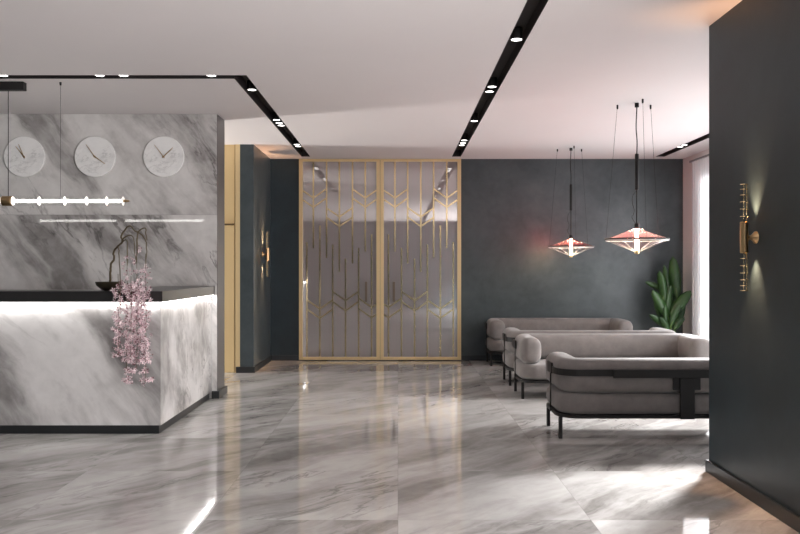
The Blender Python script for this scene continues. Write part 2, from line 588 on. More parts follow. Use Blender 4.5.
def window(name, y0, y1, label, wx=WX):
    t = thing(name, label, 'window', (wx + 0.1, (y0 + y1) / 2, 0), kind='structure')
    hw = (y1 - y0) / 2
    bm = bmesh.new()
    z1 = H - 0.1
    box(bm, -0.04, 0.06, hw - 0.09, hw, 0.002, z1)
    box(bm, -0.04, 0.06, -hw, -hw + 0.05, 0.002, z1)
    box(bm, -0.04, 0.06, -hw + 0.05, hw - 0.09, 0.002, 0.08)
    box(bm, -0.04, 0.06, -hw + 0.05, hw - 0.09, z1 - 0.09, z1)
    obj('window_frame', bm, M['frame_dark'], t)
    bm = bmesh.new()
    n = max(3, round(hw * 2 / 0.7))
    for i in range(1, n):
        y = -hw + 0.05 + (2 * hw - 0.14) * i / n
        box(bm, -0.02, 0.03, y - 0.02, y + 0.02, 0.08, z1 - 0.09)
    obj('mullion', bm, M['mullion'], t)
    obj('window_pane', BOX(0.0, 0.006, -hw + 0.05, hw - 0.09, 0.08, z1 - 0.09), M['window_glass'], t)
    return t


window('window_1', 10.1, 12.12, 'tall bright window at the far right corner')
window('window_2', 8.05, 10.08, 'tall window in the middle of the right side')
window('window_3', 5.96, 8.03, 'tall window hidden behind the foreground wall')

struct('wall_right_added_head', BOX(WX + 0.001, WX + 0.2, Y0, 3.899, H - 0.1, H - 0.001), M['white'], 'white wall strip above the added fill window', 'wall')  # head strip of the added window opening
window('added_window', Y0 + 0.002, 3.897, 'wide unseen window added in the right side wall for fill light')  # unseen window, added as the opening for the fill lamp
# sheer curtain drawn to the corner in front of the far window
bm = bmesh.new()
n_ = 90
front, back = [], []
for i in range(n_ + 1):
    y = 10.9 + 1.08 * i / n_
    x = WX - 0.06 + 0.028 * math.sin(i * 2 * PI / 7.5) + 0.008 * math.sin(i * 0.9)
    front.append((x, y))
for sgn in (0, 1):
    row = []
    for (x, y) in front:
        row.append([bm.verts.new((x + 0.002 * sgn, y, z)) for z in (0.015, H - 0.13)])
    for a, b_ in zip(row, row[1:]):
        bm.faces.new((a[0], b_[0], b_[1], a[1]))
t = thing('sheer_curtain', 'white sheer curtain hanging at the far right window beside the pilaster', 'curtain', (0, 0, 0))
obj('cloth', bm, M['sheer'], t, True)
obj('curtain_rail', BOX(WX - 0.085, WX - 0.035, 10.3, 12.1, H - 0.128, H - 0.101), M['frame_dark'], t)

# passage window at the far left
t = thing('window_4', 'passage window at the far left end', 'window', (XL - 0.1, 10.62, 0), kind='structure')
bm = bmesh.new()
box(bm, -0.04, 0.04, -0.52, -0.46, 0.0, H - 0.02)
box(bm, -0.04, 0.04, 0.46, 0.52, 0.0, H - 0.02)
box(bm, -0.04, 0.04, -0.46, 0.46, 0.0, 0.1)
box(bm, -0.04, 0.04, -0.46, 0.46, H - 0.1, H - 0.02)
obj('window_frame', bm, M['frame_dark'], t)
obj('window_pane', BOX(-0.004, 0.004, -0.46, 0.46, 0.1, H - 0.1), M['window_glass'], t)

# ------------------------------------------------------------------ gold and glass double doors
S = YB / 800.0


def dx(x):
    return (x - 398) * S


def dz(y):
    return CAM_H - (y - 268.5) * S


def bar2(bm, x0, y0, x1, y1, wpx, yf, yb):
    """flat bar between two door-plane points, given depth range"""
    a = Vector((dx(x0), 0, dz(y0)))
    b = Vector((dx(x1), 0, dz(y1)))
    t = (b - a).normalized()
    n = Vector((-t.z, 0, t.x)) * (wpx * S / 2)
    f = []
    for yy in (yf, yb):
        f.append([bm.verts.new(Vector((p.x, yy, p.z))) for p in (a + n, b + n, b - n, a - n)])
    F, B = f
    bm.faces.new(F)
    bm.faces.new(B[::-1])
    for i in range(4):
        bm.faces.new((F[i], B[i], B[(i + 1) % 4], F[(i + 1) % 4]))


def door(mirror, name, label):
    mx = (lambda x: 760.2 - x) if mirror else (lambda x: x)
    t = thing(name, label, 'door', (0, YB, 0), kind='structure')
    z0, z1 = 0.012, H - 0.004
    def bx(xa, xb, ya, yb, za, zb):
        a, b = sorted((dx(mx(xa)), dx(mx(xb))))
        return a, b, ya, yb, za, zb
    obj('glass_panel', BOX(*bx(302.6, 376.6, 0.0, 0.02, z0 + 0.03, z1 - 0.03)), M['door_glass'], t)
    bm = bmesh.new()
    box(bm, *bx(299.2, 302.9, -0.03, 0.05, z0, z1))
    box(bm, *bx(376.4, 379.9, -0.03, 0.05, z0, z1))
    box(bm, *bx(302.9, 376.4, -0.03, 0.05, z0, z0 + 0.045))
    box(bm, *bx(302.9, 376.4, -0.03, 0.05, z1 - 0.04, z1))
    obj('door_frame', bm, M['gold_frame'], t)
    top, bot = 160.8, 357.8
    for x, ye in ((313.4, 248.2), (326.6, 257.9), (339.4, 271.8), (352.5, 263.5), (365.3, 251.6)):
        b = bmesh.new()
        bar2(b, mx(x), top, mx(x), ye, 1.55, -0.005, -0.0005)
        obj('bar', b, M['gold'], t)
    for x, ys_ in ((306.9, 242), (319.9, 225.3), (332.8, 244.4), (345.6, 258.5), (358.7, 247.8), (371.7, 234.3)):
        b = bmesh.new()
        bar2(b, mx(x), ys_, mx(x), bot, 1.55, -0.005, -0.0005)
        obj('bar', b, M['gold'], t)
    sl = 0.70
    for x, l, r_, v in ((339.4, 12.9, 13.0, 216.9), (339.4, 12.9, 13.0, 226.4), (313.4, 10.4, 13.2, 198.0), (313.4, 10.4, 13.2, 207.2),
                        (365.3, 12.8, 11.0, 198.0), (365.3, 12.8, 11.0, 207.2),
                        (345.6, 12.8, 13.1, 300.6), (345.6, 12.8, 13.1, 310.7), (319.9, 13.0, 12.9, 308.9), (319.9, 13.0, 12.9, 318.2),
                        (371.7, 13.0, 4.8, 307.3), (371.7, 13.0, 4.8, 317.7)):
        b = bmesh.new()
        bar2(b, mx(x - l), v - sl * l, mx(x), v, 1.55, -0.0045, -0.0007)
        bar2(b, mx(x), v, mx(x + r_), v - sl * r_, 1.55, -0.0048, -0.0006)
        obj('chevron', b, M['gold'], t)
    hb = bmesh.new()
    hx = dx(mx(366.3))
    box(hb, hx - 0.02, hx + 0.02, -0.07, -0.05, dz(301.7), dz(281.5), bevel=0.004)
    for zz in (dz(299), dz(284)):
        box(hb, hx - 0.01, hx + 0.01, -0.05, -0.0008, zz - 0.01, zz + 0.01)
    obj('door_handle', hb, M['bronze'], t)
    return t


door(False, 'door_1', 'left leaf of the gold framed mauve glass double doors')
door(True, 'door_2', 'right leaf of the gold framed mauve glass double doors')

# ------------------------------------------------------------------ reception counter
XC = -2.077
YC = 7.0
ct = thing('reception_counter', 'grey marble reception counter with black top and glowing under-edge light', 'counter', (XC, YC, 0))
CL = -5.4 - XC      # left end, local
bm = bmesh.new()
box(bm, CL, 0, 0, 0.03, 0.078, 1.155)
obj('marble_front', bm, M['counter_marble'], ct)
obj('marble_side', BOX(-0.03, 0, 0.031, YM - YC - 0.002, 0.078, 1.155), M['counter_marble'], ct)
bm = bmesh.new()
box(bm, CL, -0.02, 0.02, 0.06, 0.001, 0.077)
box(bm, -0.06, -0.02, 0.06, YM - YC - 0.04, 0.001, 0.077)
obj('plinth', bm, M['base_dark'], ct)
bm = bmesh.new()
# L-shaped slab
out = [(CL - 0.03, -0.05), (0.03, -0.05), (0.03, YM - YC - 0.003), (-0.55, YM - YC - 0.003), (-0.55, 0.5), (CL - 0.03, 0.5)]
vb = [bm.verts.new((x, y, 1.157)) for x, y in out]
vt = [bm.verts.new((x, y, 1.252)) for x, y in out]
bm.faces.new(vt)
bm.faces.new(vb[::-1])
for i in range(6):
    bm.faces.new((vb[i], vb[(i + 1) % 6], vt[(i + 1) % 6], vt[i]))
obj('countertop', bm, M['counter_top'], ct)
bm = bmesh.new()
box(bm, CL, 0.02, -0.03, -0.018, 1.150, 1.1565)
box(bm, 0.014, 0.022, -0.018, YM - YC - 0.01, 1.150, 1.1565)
obj('led_strip', bm, M['led'], ct)
l1 = area('counter_led_front', (XC + CL / 2, YC - 0.026, 1.146), aim((0, 0.55, -1)), -CL, 0.012, 9, (1.0, 0.98, 0.96))
l2 = area('counter_led_side', (XC + 0.020, (YC + YM) / 2, 1.146), (0, R(-25), 0), 0.012, YM - YC - 0.05, 6.5, (1.0, 0.98, 0.96))

# ------------------------------------------------------------------ clocks
def clock(cx, cy, h1, h2, label):
    p = px(cx, cy, YM)
    t = thing('wall_clock', label, 'clock', (p.x, YM - 0.001, p.z), 0, 'marble clocks on the reception wall')
    o = obj('clock_face', lathe(bmesh.new(), [(0.215, 0), (0.226, -0.004), (0.228, -0.03), (0.222, -0.036), (0.0005, -0.036)], 64, axis='Y'), M['clock_marble'], t)
    smooth_angle(o)
    o.data.transform(Matrix.Identity(4))
    s = YM / 800
    for nm, (ex, ey), wd, yy in (('hour_hand', h1, 0.006, -0.042), ('minute_hand', h2, 0.0045, -0.046)):
        d = Vector((ex * s, 0, -ey * s))
        b = bmesh.new()
        u = d.normalized()
        n = Vector((-u.z, 0, u.x)) * wd
        a0 = -u * 0.02
        pts = [a0 + n, d + n * 0.5, d - n * 0.5, a0 - n]
        F = [b.verts.new((q.x, yy, q.z)) for q in pts]
        B = [b.verts.new((q.x, yy + 0.003, q.z)) for q in pts]
        b.faces.new(F)
        b.faces.new(B[::-1])
        for i in range(4):
            b.faces.new((F[i], B[i], B[(i + 1) % 4], F[(i + 1) % 4]))
        obj(nm, b, M['brass'], t)
    obj('hub', lathe(bmesh.new(), [(0.010, -0.036), (0.010, -0.05), (0.0005, -0.051)], 16, axis='Y'), M['brass'], t)


clock(25.5, 157, (-8, -10), (-5, -12), 'white marble clock at the left with both gold hands near eleven')
clock(96, 157, (10.5, 7.5), (-8.5, -12), 'white marble clock in the middle, gold hands near four and eleven')
clock(164.5, 157, (9.3, -8.7), (-9, -11.7), 'white marble clock nearest the dark wall end, gold hands making a V')

# ------------------------------------------------------------------ linear glass pendant over the counter
YT = 7.41
zc = CAM_H + 67.5 * YT / 800
XT = (7.5 - 398) / 800 * YT
t = thing('linear_pendant', 'long glowing glass tube pendant with brass centre hanging over the counter', 'pendant lamp', (XT, YT, zc))
k = YT / 800
obj('canopy', BOX(-17.5 * k, 17.5 * k, -0.035, 0.035, H - zc - 0.078, H - zc - 0.001, bevel=0.003), M['black_metal'], t)
obj('power_cable', tube(bmesh.new(), [(0.8 * k, 0, 0.04), (0.8 * k, 0, H - zc - 0.078)], 0.0035, 8), M['black_metal'], t)
for s in (-1, 1):
    bm = tube(bmesh.new(), [(s * 53 * k, 0, 0.042), (s * 53 * k, 0, H - zc - 0.001)], 0.0016, 6)
    lathe(bm, [(0.008, H - zc - 0.03), (0.010, H - zc - 0.001)], 12, (s * 53 * k, 0, 0))
    obj('suspension_wire', bm, M['black_metal'], t)
smooth_angle(obj('brass_body', lathe(bmesh.new(), [(0.040, -5 * k), (0.046, -4.6 * k), (0.046, 4.6 * k), (0.040, 5 * k)], 32, axis='X'), M['brass'], t))
seg = [5.4, 31.5, 57, 79, 99, 115.5]
for s in (-1, 1):
    smooth_angle(obj('light_rod', lathe(bmesh.new(), [(0.014, s * 5.2 * k), (0.014, s * 114.5 * k)], 20, axis='X'), M['tube_light'], t))
    smooth_angle(obj('glass_tube', lathe(bmesh.new(), [(0.041, s * 5.2 * k), (0.041, s * 115.5 * k)], 32, axis='X', caps=False), M['tube_glass'], t))
    for xx in seg:
        smooth_angle(obj('glass_disc', lathe(bmesh.new(), [(0.039, s * (xx - 0.1) * k), (0.042, s * (xx) * k), (0.042, s * (xx + 0.2) * k), (0.039, s * (xx + 0.3) * k)], 32, axis='X'), M['disc_glass'], t))
    obj('end_cap', lathe(bmesh.new(), [(0.012, s * 116.4 * k), (0.012, s * 119 * k), (0.006, s * 122 * k)], 16, axis='X'), M['brass'], t)

# ------------------------------------------------------------------ ceiling light slots
def trough(bm, x0, x1, y0, y1, open_sides=()):
    z0, z1 = H + 0.0, H + 0.10
    e = 0.0015
    a, b_, c, d = x0 + e, x1 - e, y0 + e, y1 - e
    tpl = {'top': [(a, c, z1), (b_, c, z1), (b_, d, z1), (a, d, z1)],
           'w': [(a, c, z0), (a, d, z0), (a, d, z1), (a, c, z1)],
           'e': [(b_, c, z0), (b_, d, z0), (b_, d, z1), (b_, c, z1)],
           's': [(a, c, z0), (b_, c, z0), (b_, c, z1), (a, c, z1)],
           'n': [(a, d, z0), (b_, d, z0), (b_, d, z1), (a, d, z1)]}
    for kk, vv in tpl.items():
        if kk not in open_sides:
            bm.faces.new([bm.verts.new(p) for p in vv])


bm = bmesh.new()
trough(bm, XL, -1.490 + 0.003, 7.143, 7.279, ('e',))
trough(bm, -1.490, -1.353, 7.143, 12.34, ('w',))
box(bm, -1.4885, -1.487, 7.278, 12.338, H, H + 0.1)
tag(obj('light_slot', bm, M['trough']), 'L shaped black recessed light slot turning above the reception', 'light slot')
bm = bmesh.new()
trough(bm, 0.832, 0.969, Y0 + 0.6, 12.34)
tag(obj('light_slot', bm, M['trough']), 'long straight black light slot running down the middle ceiling to the doors', 'light slot')
bm = bmesh.new()
trough(bm, 3.97, 4.11, 5.9, 12.34)
tag(obj('light_slot', bm, M['trough']), 'black light slot in the ceiling beside the window at right', 'light slot')


def spot_proto(x, y, label):
    t = thing('downlight', label, 'downlight', (x, y, H), 0, 'black downlights in the ceiling slots')
    smooth_angle(obj('housing', lathe(bmesh.new(), [(0.041, 0.012), (0.047, 0.012), (0.047, 0.098), (0.0005, 0.098)], 28, caps=False), M['black_metal'], t))
    obj('lens', lathe(bmesh.new(), [(0.0405, 0.014), (0.0405, 0.022)], 28), M['lens'], t)
    return t


ordw = ['nearest', 'second', 'third', 'fourth', 'fifth', 'sixth', 'seventh']
proto = None


def spot(x, y, label):
    global proto
    if proto is None:
        proto = spot_proto(x, y, label)
        return proto
    o = copy_tree(proto)
    o.location = (x, y, H)
    o['label'] = label
    return o


for x, lab in ((-3.56, 'black downlight at the left frame edge in the reception slot'),
               (-2.69, 'black downlight above the middle clock, left one of a pair'),
               (-2.475, 'black downlight above the middle clock, right one of a pair'),
               (-1.683, 'single black downlight beside the corner of the reception slot')):
    spot(x, 7.211, lab)
for i, y in enumerate((11.39, 11.23, 9.73, 9.57, 9.37, 7.79)):
    spot(-1.4215, y, ('black downlight %s to the gold doors in the left ceiling slot' if i == 0 else 'black downlight %s from the gold doors in the left ceiling slot') % ordw[i])
for i, y in enumerate((11.29, 11.09, 10.86, 9.44, 7.87, 7.66, 6.08)):
    spot(0.9005, y, ('black downlight %s to the gold doors in the middle ceiling slot' if i == 0 else 'black downlight %s from the gold doors in the middle ceiling slot') % ordw[i])
for i, y in enumerate((11.45, 11.28)):
    spot(4.04, y, ('black downlight %s to the back wall in the slot beside the window' if i == 0 else 'black downlight %s from the back wall in the slot beside the window') % ordw[i])

# ------------------------------------------------------------------ wall sconces
def sconce(loc, rotz, label, power):
    """local frame: wall plane is x = 0, the lamp stands off towards -x"""
    t = thing('wall_sconce', label, 'wall lamp', loc, rotz, 'brass wall sconces')
    X = -0.074
    smooth_angle(obj('wall_mount', lathe(bmesh.new(), [(0.040, -0.001), (0.038, -0.008), (0.014, -0.030), (0.013, -0.050)], 28, axis='X'), M['brass'], t))
    smooth_angle(obj('body', lathe(bmesh.new(), [(0.021, -0.097), (0.0245, -0.094), (0.0245, 0.094), (0.021, 0.097)], 28, (X, 0, 0)), M['brass'], t))
    for s in (-1, 1):
        b = bmesh.new()
        for off in (-0.0, 0.017):
            tube(b, [(X + off, 0.004, s * 0.097), (X + off, 0.004, s * 0.333)], 0.0028, 8)
        obj('rod', b, M['gold'], t)
        for zz in (0.130, 0.175, 0.22, 0.262, 0.298, 0.328):
            smooth_angle(obj('rung', lathe(bmesh.new(), [(0.0235, s * (zz - 0.0022)), (0.0245, s * zz), (0.0235, s * (zz + 0.0022))], 24, (X, 0, 0)), M['gold'], t))
        l = bpy.data.lights.new('sconce_beam', 'SPOT')
        l.energy = power
        l.color = (1.0, 0.56, 0.30)
        l.spot_size = R(72)
        l.spot_blend = 1.0
        l.shadow_soft_size = 0.012
        lo = bpy.data.objects.new('sconce_beam', l)
        COL.objects.link(lo)
        lo.parent = t
        lo.location = (-0.043, 0, s * 0.085)
        lo.rotation_euler = (0 if s < 0 else PI, 0, 0)
    return t


sconce((2.2158, 4.95, 1.642), 0, 'tall brass wall sconce with rungs on the right foreground wall', 85)
sconce((-2.0065, 11.85, 1.66), PI, 'small distant brass wall sconce on the pier left of the gold doors', 80)


# ------------------------------------------------------------------ glass disc pendants
def pendant(loc, label, wires):
    t = thing('disc_pendant', label, 'pendant lamp', loc, 0, 'pink glass disc pendants')
    zt = H - loc[2]
    Rr = 0.325
    # ceiling canopy, cord, sleeve
    obj('canopy', lathe(bmesh.new(), [(0.022, zt - 0.045), (0.022, zt - 0.001)], 20), M['black_metal'], t)
    obj('cord', tube(bmesh.new(), spline([(0, 0, zt - 0.045), (-0.008, 0, zt - 0.25), (0.002, 0, zt - 0.40), (0, 0, zt - 0.53)], 5), 0.006, 8), M['black_metal'], t)
    smooth_angle(obj('sleeve', lathe(bmesh.new(), [(0.016, zt - 0.53), (0.020, zt - 0.535), (0.020, zt - 0.90), (0.016, zt - 0.905)], 20), M['black_metal'], t))
    obj('stem', tube(bmesh.new(), [(0, 0, zt - 0.905), (0, 0, 0.165)], 0.007, 10), M['black_metal'], t)
    zs = zt - 0.905
    obj('loose_cable', tube(bmesh.new(), spline([(0.004, -0.012, zs), (-0.045, -0.012, zs - 0.06), (-0.05, -0.012, zs - 0.14), (-0.03, -0.012, zs - 0.21),
                                                 (-0.04, -0.012, zs - 0.26), (-0.055, -0.012, zs - 0.29), (-0.01, -0.012, 0.15)], 6), 0.003, 6), M['black_metal'], t)
    smooth_angle(obj('socket', lathe(bmesh.new(), [(0.018, 0.165), (0.024, 0.16), (0.026, 0.112), (0.022, 0.108)], 20), M['black_metal'], t))
    smooth_angle(obj('upper_shade', lathe(bmesh.new(), [(0.027, 0.112), (0.10, 0.084), (0.20, 0.047), (Rr - 0.012, 0.006)], 48, caps=False), M['pink'], t), 60)
    # rim hoop
    b = bmesh.new()
    prof = [(Rr - 0.012, -0.006), (Rr, -0.006), (Rr + 0.003, 0.0), (Rr, 0.006), (Rr - 0.012, 0.006)]
    lathe(b, prof + [prof[0]], 64, caps=False)
    smooth_angle(obj('rim', b, M['black_metal'], t))
    smooth_angle(obj('lower_shade', lathe(bmesh.new(), [(Rr - 0.010, -0.007), (0.22, -0.048), (0.10, -0.095), (0.026, -0.128)], 48, caps=False), M['clear'], t), 60)
    for i in range(12):
        a = 2 * PI * (i + 0.5) / 12
        obj('rib', tube(bmesh.new(), [((Rr - 0.004) * math.cos(a), (Rr - 0.004) * math.sin(a), -0.009), (0.027 * math.cos(a), 0.027 * math.sin(a), -0.131)], 0.0014, 6), M['rib'], t)
    b = bmesh.new()
    for i in range(64):
        pass
    lathe(b, [(Rr - 0.010, -0.020), (Rr - 0.004, -0.017), (Rr - 0.004, -0.010), (Rr - 0.010, -0.010), (Rr - 0.010, -0.020)], 64, caps=False)
    obj('glass_hoop', b, M['rib'], t, True)
    smooth_angle(obj('bulb', lathe(bmesh.new(), [(0.015, -0.115), (0.0185, -0.11), (0.0185, -0.014), (0.015, -0.010)], 20), M['bulb'], t))
    smooth_angle(obj('bulb', lathe(bmesh.new(), [(0.015, 0.018), (0.0175, 0.022), (0.0175, 0.098), (0.014, 0.104)], 20), M['bulb_upper'], t))
    obj('collar', lathe(bmesh.new(), [(0.026, -0.004), (0.026, 0.012)], 20), M['black_metal'], t)
    smooth_angle(obj('lower_cap', lathe(bmesh.new(), [(0.024, -0.118), (0.024, -0.150), (0.012, -0.158)], 20), M['brass'], t))
    for (xa, ya, xb, yb) in wires:
        b = tube(bmesh.new(), [(xa, ya, zt - 0.002), (xb, yb, 0.006)], 0.0018, 6)
        lathe(b, [(0.008, zt - 0.045), (0.010, zt - 0.03), (0.010, zt - 0.001)], 12, (xa, ya, 0))
        obj('suspension_wire', b, M['black_metal'], t)
    return t


WIRES = [(-0.175, 0.10, -0.28, 0.16), (0.0, -0.2, 0.0, -0.322), (0.175, 0.10, 0.28, 0.16)]
pA = pendant((2.49, 8.34, 1.757), 'larger looking pink glass disc pendant nearer the viewer, hanging over the sofas', WIRES)
pB = copy_tree(pA)
pB.location = (2.478, 11.46, 1.765)
pB['label'] = 'farther pink glass disc pendant hanging close to the dark back wall'


# ------------------------------------------------------------------ sofas
SL, SD, SR = 1.07, 0.375, 0.19      # half length, half depth, corner radius


def outline(hx, hy, rad, n=8):
    pts = []
    for cx, cy, a0 in ((hx - rad, hy - rad, 0), (-hx + rad, hy - rad, 90), (-hx + rad, -hy + rad, 180), (hx - rad, -hy + rad, 270)):
        for i in range(n + 1):
            a = R(a0 + 90 * i / n)
            pts.append((cx + rad * math.cos(a), cy + rad * math.sin(a)))
    return pts


def pillow(bm, hx, hy, rad, z0, z1, round_=0.07, n=9, power=0.55):
    zc_, hz = (z0 + z1) / 2, (z1 - z0) / 2
    rings = []
    for i in range(n + 1):
        a = -PI / 2 + PI * i / n
        z = zc_ + hz * math.copysign(abs(math.sin(a)) ** 0.75, math.sin(a))
        ins = round_ * (1 - abs(math.cos(a)) ** power) if abs(math.cos(a)) > 1e-6 else round_
        rings.append([bm.verts.new((x, y, z)) for x, y in outline(hx - ins, hy - ins, max(rad - ins, 0.03))])
    m = len(rings[0])
    for a, b in zip(rings, rings[1:]):
        for k in range(m):
            bm.faces.new((a[k], a[(k + 1) % m], b[(k + 1) % m], b[k]))
    # softly crowned top
    bm.faces.new(rings[0][::-1])
    bm.faces.new(rings[-1])
    return bm


def upath(ins, rad, yfront):
    """U path from left arm front, round the back, to right arm front. back is +y"""
    hx, hy = SL - ins, SD - ins
    pts = [(-hx, yfront), (-hx, yfront + 0.12)]
    n = 8
    for i in range(n + 1):
        a = R(180 - 90 * i / n)
        pts.append((-hx + rad + rad * math.cos(a), hy - rad + rad * math.sin(a)))
    for i in range(1, 8):
        pts.append((-hx + rad + (2 * hx - 2 * rad) * i / 8, hy))
    for i in range(n + 1):
        a = R(90 - 90 * i / n)
        pts.append((hx - rad + rad * math.cos(a), hy - rad + rad * math.sin(a)))
    pts += [(hx, yfront + 0.12), (hx, yfront)]
    return pts


def roll(bm, z0, z1, width, ins, rad, yfront, n=28):
    pts = [Vector((x, y, 0)) for x, y in upath(ins, rad, yfront)]
    zc_, hz, hw = (z0 + z1) / 2, (z1 - z0) / 2, width / 2
    N = len(pts)
    stations = []
    cap = [(0.075 * (1 - math.cos(PI / 2 * i / 5)), i) for i in range(6)]
    t0 = (pts[1] - pts[0]).normalized()
    t1 = (pts[-1] - pts[-2]).normalized()
    e = 0.085
    for i in range(6):          # rounded arm end
        a = PI / 2 * i / 6
        stations.append((pts[0] - t0 * (e * math.cos(a)) + t0 * e, t0, (0.62 + 0.38 * math.sin(a)) if i else 0.55))
    for i in range(1, N - 1):
        stations.append((pts[i], (pts[i + 1] - pts[i - 1]).normalized(), 1.0))
    for i in range(5, -1, -1):
        a = PI / 2 * i / 6
        stations.append((pts[-1] + t1 * (e * math.cos(a)) - t1 * e, t1, (0.62 + 0.38 * math.sin(a)) if i else 0.55))
    rings = []
    for p, t, s in stations:
        side = Vector((-t.y, t.x, 0))      # points outwards? sign irrelevant
        ring = []
        for k in range(n):
            a = 2 * PI * k / n
            c, si = math.cos(a), math.sin(a)
            ex = 0.72
            u = math.copysign(abs(c) ** ex, c) * (hw - (1 - s) * 0.20)
            v = math.copysign(abs(si) ** ex, si) * (hz - (1 - s) * 0.20)
            ring.append(bm.verts.new(p + side * u + Vector((0, 0, zc_ + v))))
        rings.append(ring)
    for a, b in zip(rings, rings[1:]):
        for k in range(n):
            bm.faces.new((a[k], a[(k + 1) % n], b[(k + 1) % n], b[k]))
    bm.faces.new(rings[0][::-1])
    bm.faces.new(rings[-1])
    return bm


def strip(bm, pts, th, z0, z1, closed=False):
    """upright flat strip of thickness th following pts"""
    P = [Vector((x, y, 0)) for x, y in pts]
    N = len(P)
    rows = []
    for i, p in enumerate(P):
        if closed:
            t = (P[(i + 1) % N] - P[i - 1]).normalized()
        else:
            t = (P[min(i + 1, N - 1)] - P[max(i - 1, 0)]).normalized()
        s = Vector((-t.y, t.x, 0)) * th / 2
        rows.append([bm.verts.new((q.x, q.y, z)) for q, z in ((p + s, z0), (p - s, z0), (p - s, z1), (p + s, z1))])
    rng = range(N) if closed else range(N - 1)
    for i in rng:
        a, b = rows[i], rows[(i + 1) % N]
        for k in range(4):
            bm.faces.new((a[k], a[(k + 1) % 4], b[(k + 1) % 4], b[k]))
    if not closed:
        bm.faces.new(rows[0][::-1])
        bm.faces.new(rows[-1])
    return bm


def make_sofa():
    t = thing('sofa', '', 'sofa', (0, 0, 0), 0, 'taupe lounge sofas in the waiting area')
    ZB = 0.213
    smooth_angle(obj('seat_cushion', pillow(bmesh.new(), SL, SD, SR, ZB + 0.002, 0.388, 0.075), M['fabric'], t), 75)
    smooth_angle(obj('back_and_arms', roll(bmesh.new(), 0.386, 0.684, 0.24, 0.122, 0.08, -SD + 0.03), M['fabric'], t), 75)
    b = strip(bmesh.new(), outline(SL - 0.012, SD - 0.012, SR - 0.012), 0.026, ZB - 0.026, ZB, True)
    ol = outline(SL - 0.026, SD - 0.026, SR - 0.026)
    lo = [b.verts.new((x, y, ZB - 0.014)) for x, y in ol]
    hi = [b.verts.new((x, y, ZB - 0.001)) for x, y in ol]
    b.faces.new(lo[::-1])
    b.faces.new(hi)
    for i in range(len(ol)):
        j = (i + 1) % len(ol)
        b.faces.new((lo[i], lo[j], hi[j], hi[i]))
    obj('base_frame', b, M['black_metal'], t)
    for sx in (-1, 1):
        for sy in (-1, 1):
            x, y = sx * (SL - 0.032), sy * 0.275
            obj('leg', BOX(x - 0.015, x + 0.015, y - 0.015, y + 0.015, 0.0, ZB - 0.026, bevel=0.002), M['black_metal'], t)
    # band around the back
    pth = upath(-0.008, SR, 0.02)
    obj('back_band', strip(bmesh.new(), pth[1:-1], 0.014, 0.545, 0.600), M['black_metal'], t)
    b = BOX(-0.62, 0.62, SD + 0.0155, SD + 0.030, 0.532, 0.600, bevel=0.003)
    obj('back_plate', b, M['black_metal'], t)
    b = BOX(-0.06, 0.06, SD + 0.0155, SD + 0.034, ZB - 0.026, 0.53, bevel=0.003)
    box(b, -0.115, 0.115, SD + 0.004, SD + 0.015, 0.43, 0.53)
    obj('back_post', b, M['black_metal'], t)
    for sx in (-1, 1):
        b = BOX(sx * (SL + 0.004), sx * (SL + 0.02), -0.05, 0.13, 0.535, 0.628, bevel=0.004)
        box(b, sx * (SL + 0.002), sx * (SL + 0.012), 0.03, 0.042, ZB - 0.02, 0.535)
        obj('arm_plate', b, M['black_metal'], t)
    return t


s0 = make_sofa()
SX = 2.425
spec = [(7.105, PI, 'taupe sofa nearest the viewer, seen from behind with black frame bands'),
        (9.175, 0, 'taupe sofa facing the viewer just behind the nearest sofa'),
        (10.18, PI, 'taupe sofa seen from behind, standing back to back with another sofa'),
        (12.17, 0, 'farthest taupe sofa standing against the dark back wall')]
for i, (y, a, lab) in enumerate(spec):
    o = s0 if i == 0 else copy_tree(s0)
    o.location = (SX, y, 0)
    o.rotation_euler = (0, 0, a)
    o['label'] = lab


# ------------------------------------------------------------------ potted plant
def leaf(bm, base, direction, length, width, bend, roll_a=0.0, fold=0.25):
    """paddle leaf: base point, initial direction, bending downwards"""
    d = Vector(direction).normalized()
    side = d.cross(Vector((0, 1, 0)))
    side = side.normalized() if side.length > 1e-3 else Vector((1, 0, 0))
    side = Matrix.Rotation(roll_a, 3, d) @ side
    n = 10
    p = Vector(base)
    rows = []
    for i in range(n + 1):
        f = i / n
        wd = width * (math.sin(PI * min(1, f * 0.90 + 0.05)) ** 0.55) * (1 - 0.12 * f)
        if i == n:
            wd = 0.004
        up = side.cross(d).normalized()
        rows.append([bm.verts.new(p - side * wd / 2 + up * wd * fold), bm.verts.new(p - side * wd * 0.22 + up * wd * fold * 0.3), bm.verts.new(p),
                     bm.verts.new(p + side * wd * 0.22 + up * wd * fold * 0.3), bm.verts.new(p + side * wd / 2 + up * wd * fold)])
        p = p + d * length / n
        d = (d + Vector((0, 0, -1)) * bend / n).normalized()
    for a, b in zip(rows, rows[1:]):
        for k in range(4):
            bm.faces.new((a[k], a[k + 1], b[k + 1], b[k]))
    return bm


YPL = 12.15
pp = px(669, 0, YPL)
pl = thing('potted_plant', 'tall green broad-leaved plant in the corner by the window', 'plant', (4.08, YPL, 0))
smooth_angle(obj('pot', lathe(bmesh.new(), [(0.12, 0.0), (0.15, 0.02), (0.19, 0.36), (0.19, 0.40), (0.175, 0.40), (0.17, 0.36), (0.0005, 0.355)], 32), M['pot'], pl), 50)
obj('soil', lathe(bmesh.new(), [(0.168, 0.357), (0.168, 0.37), (0.0005, 0.375)], 24), M['soil'], pl)
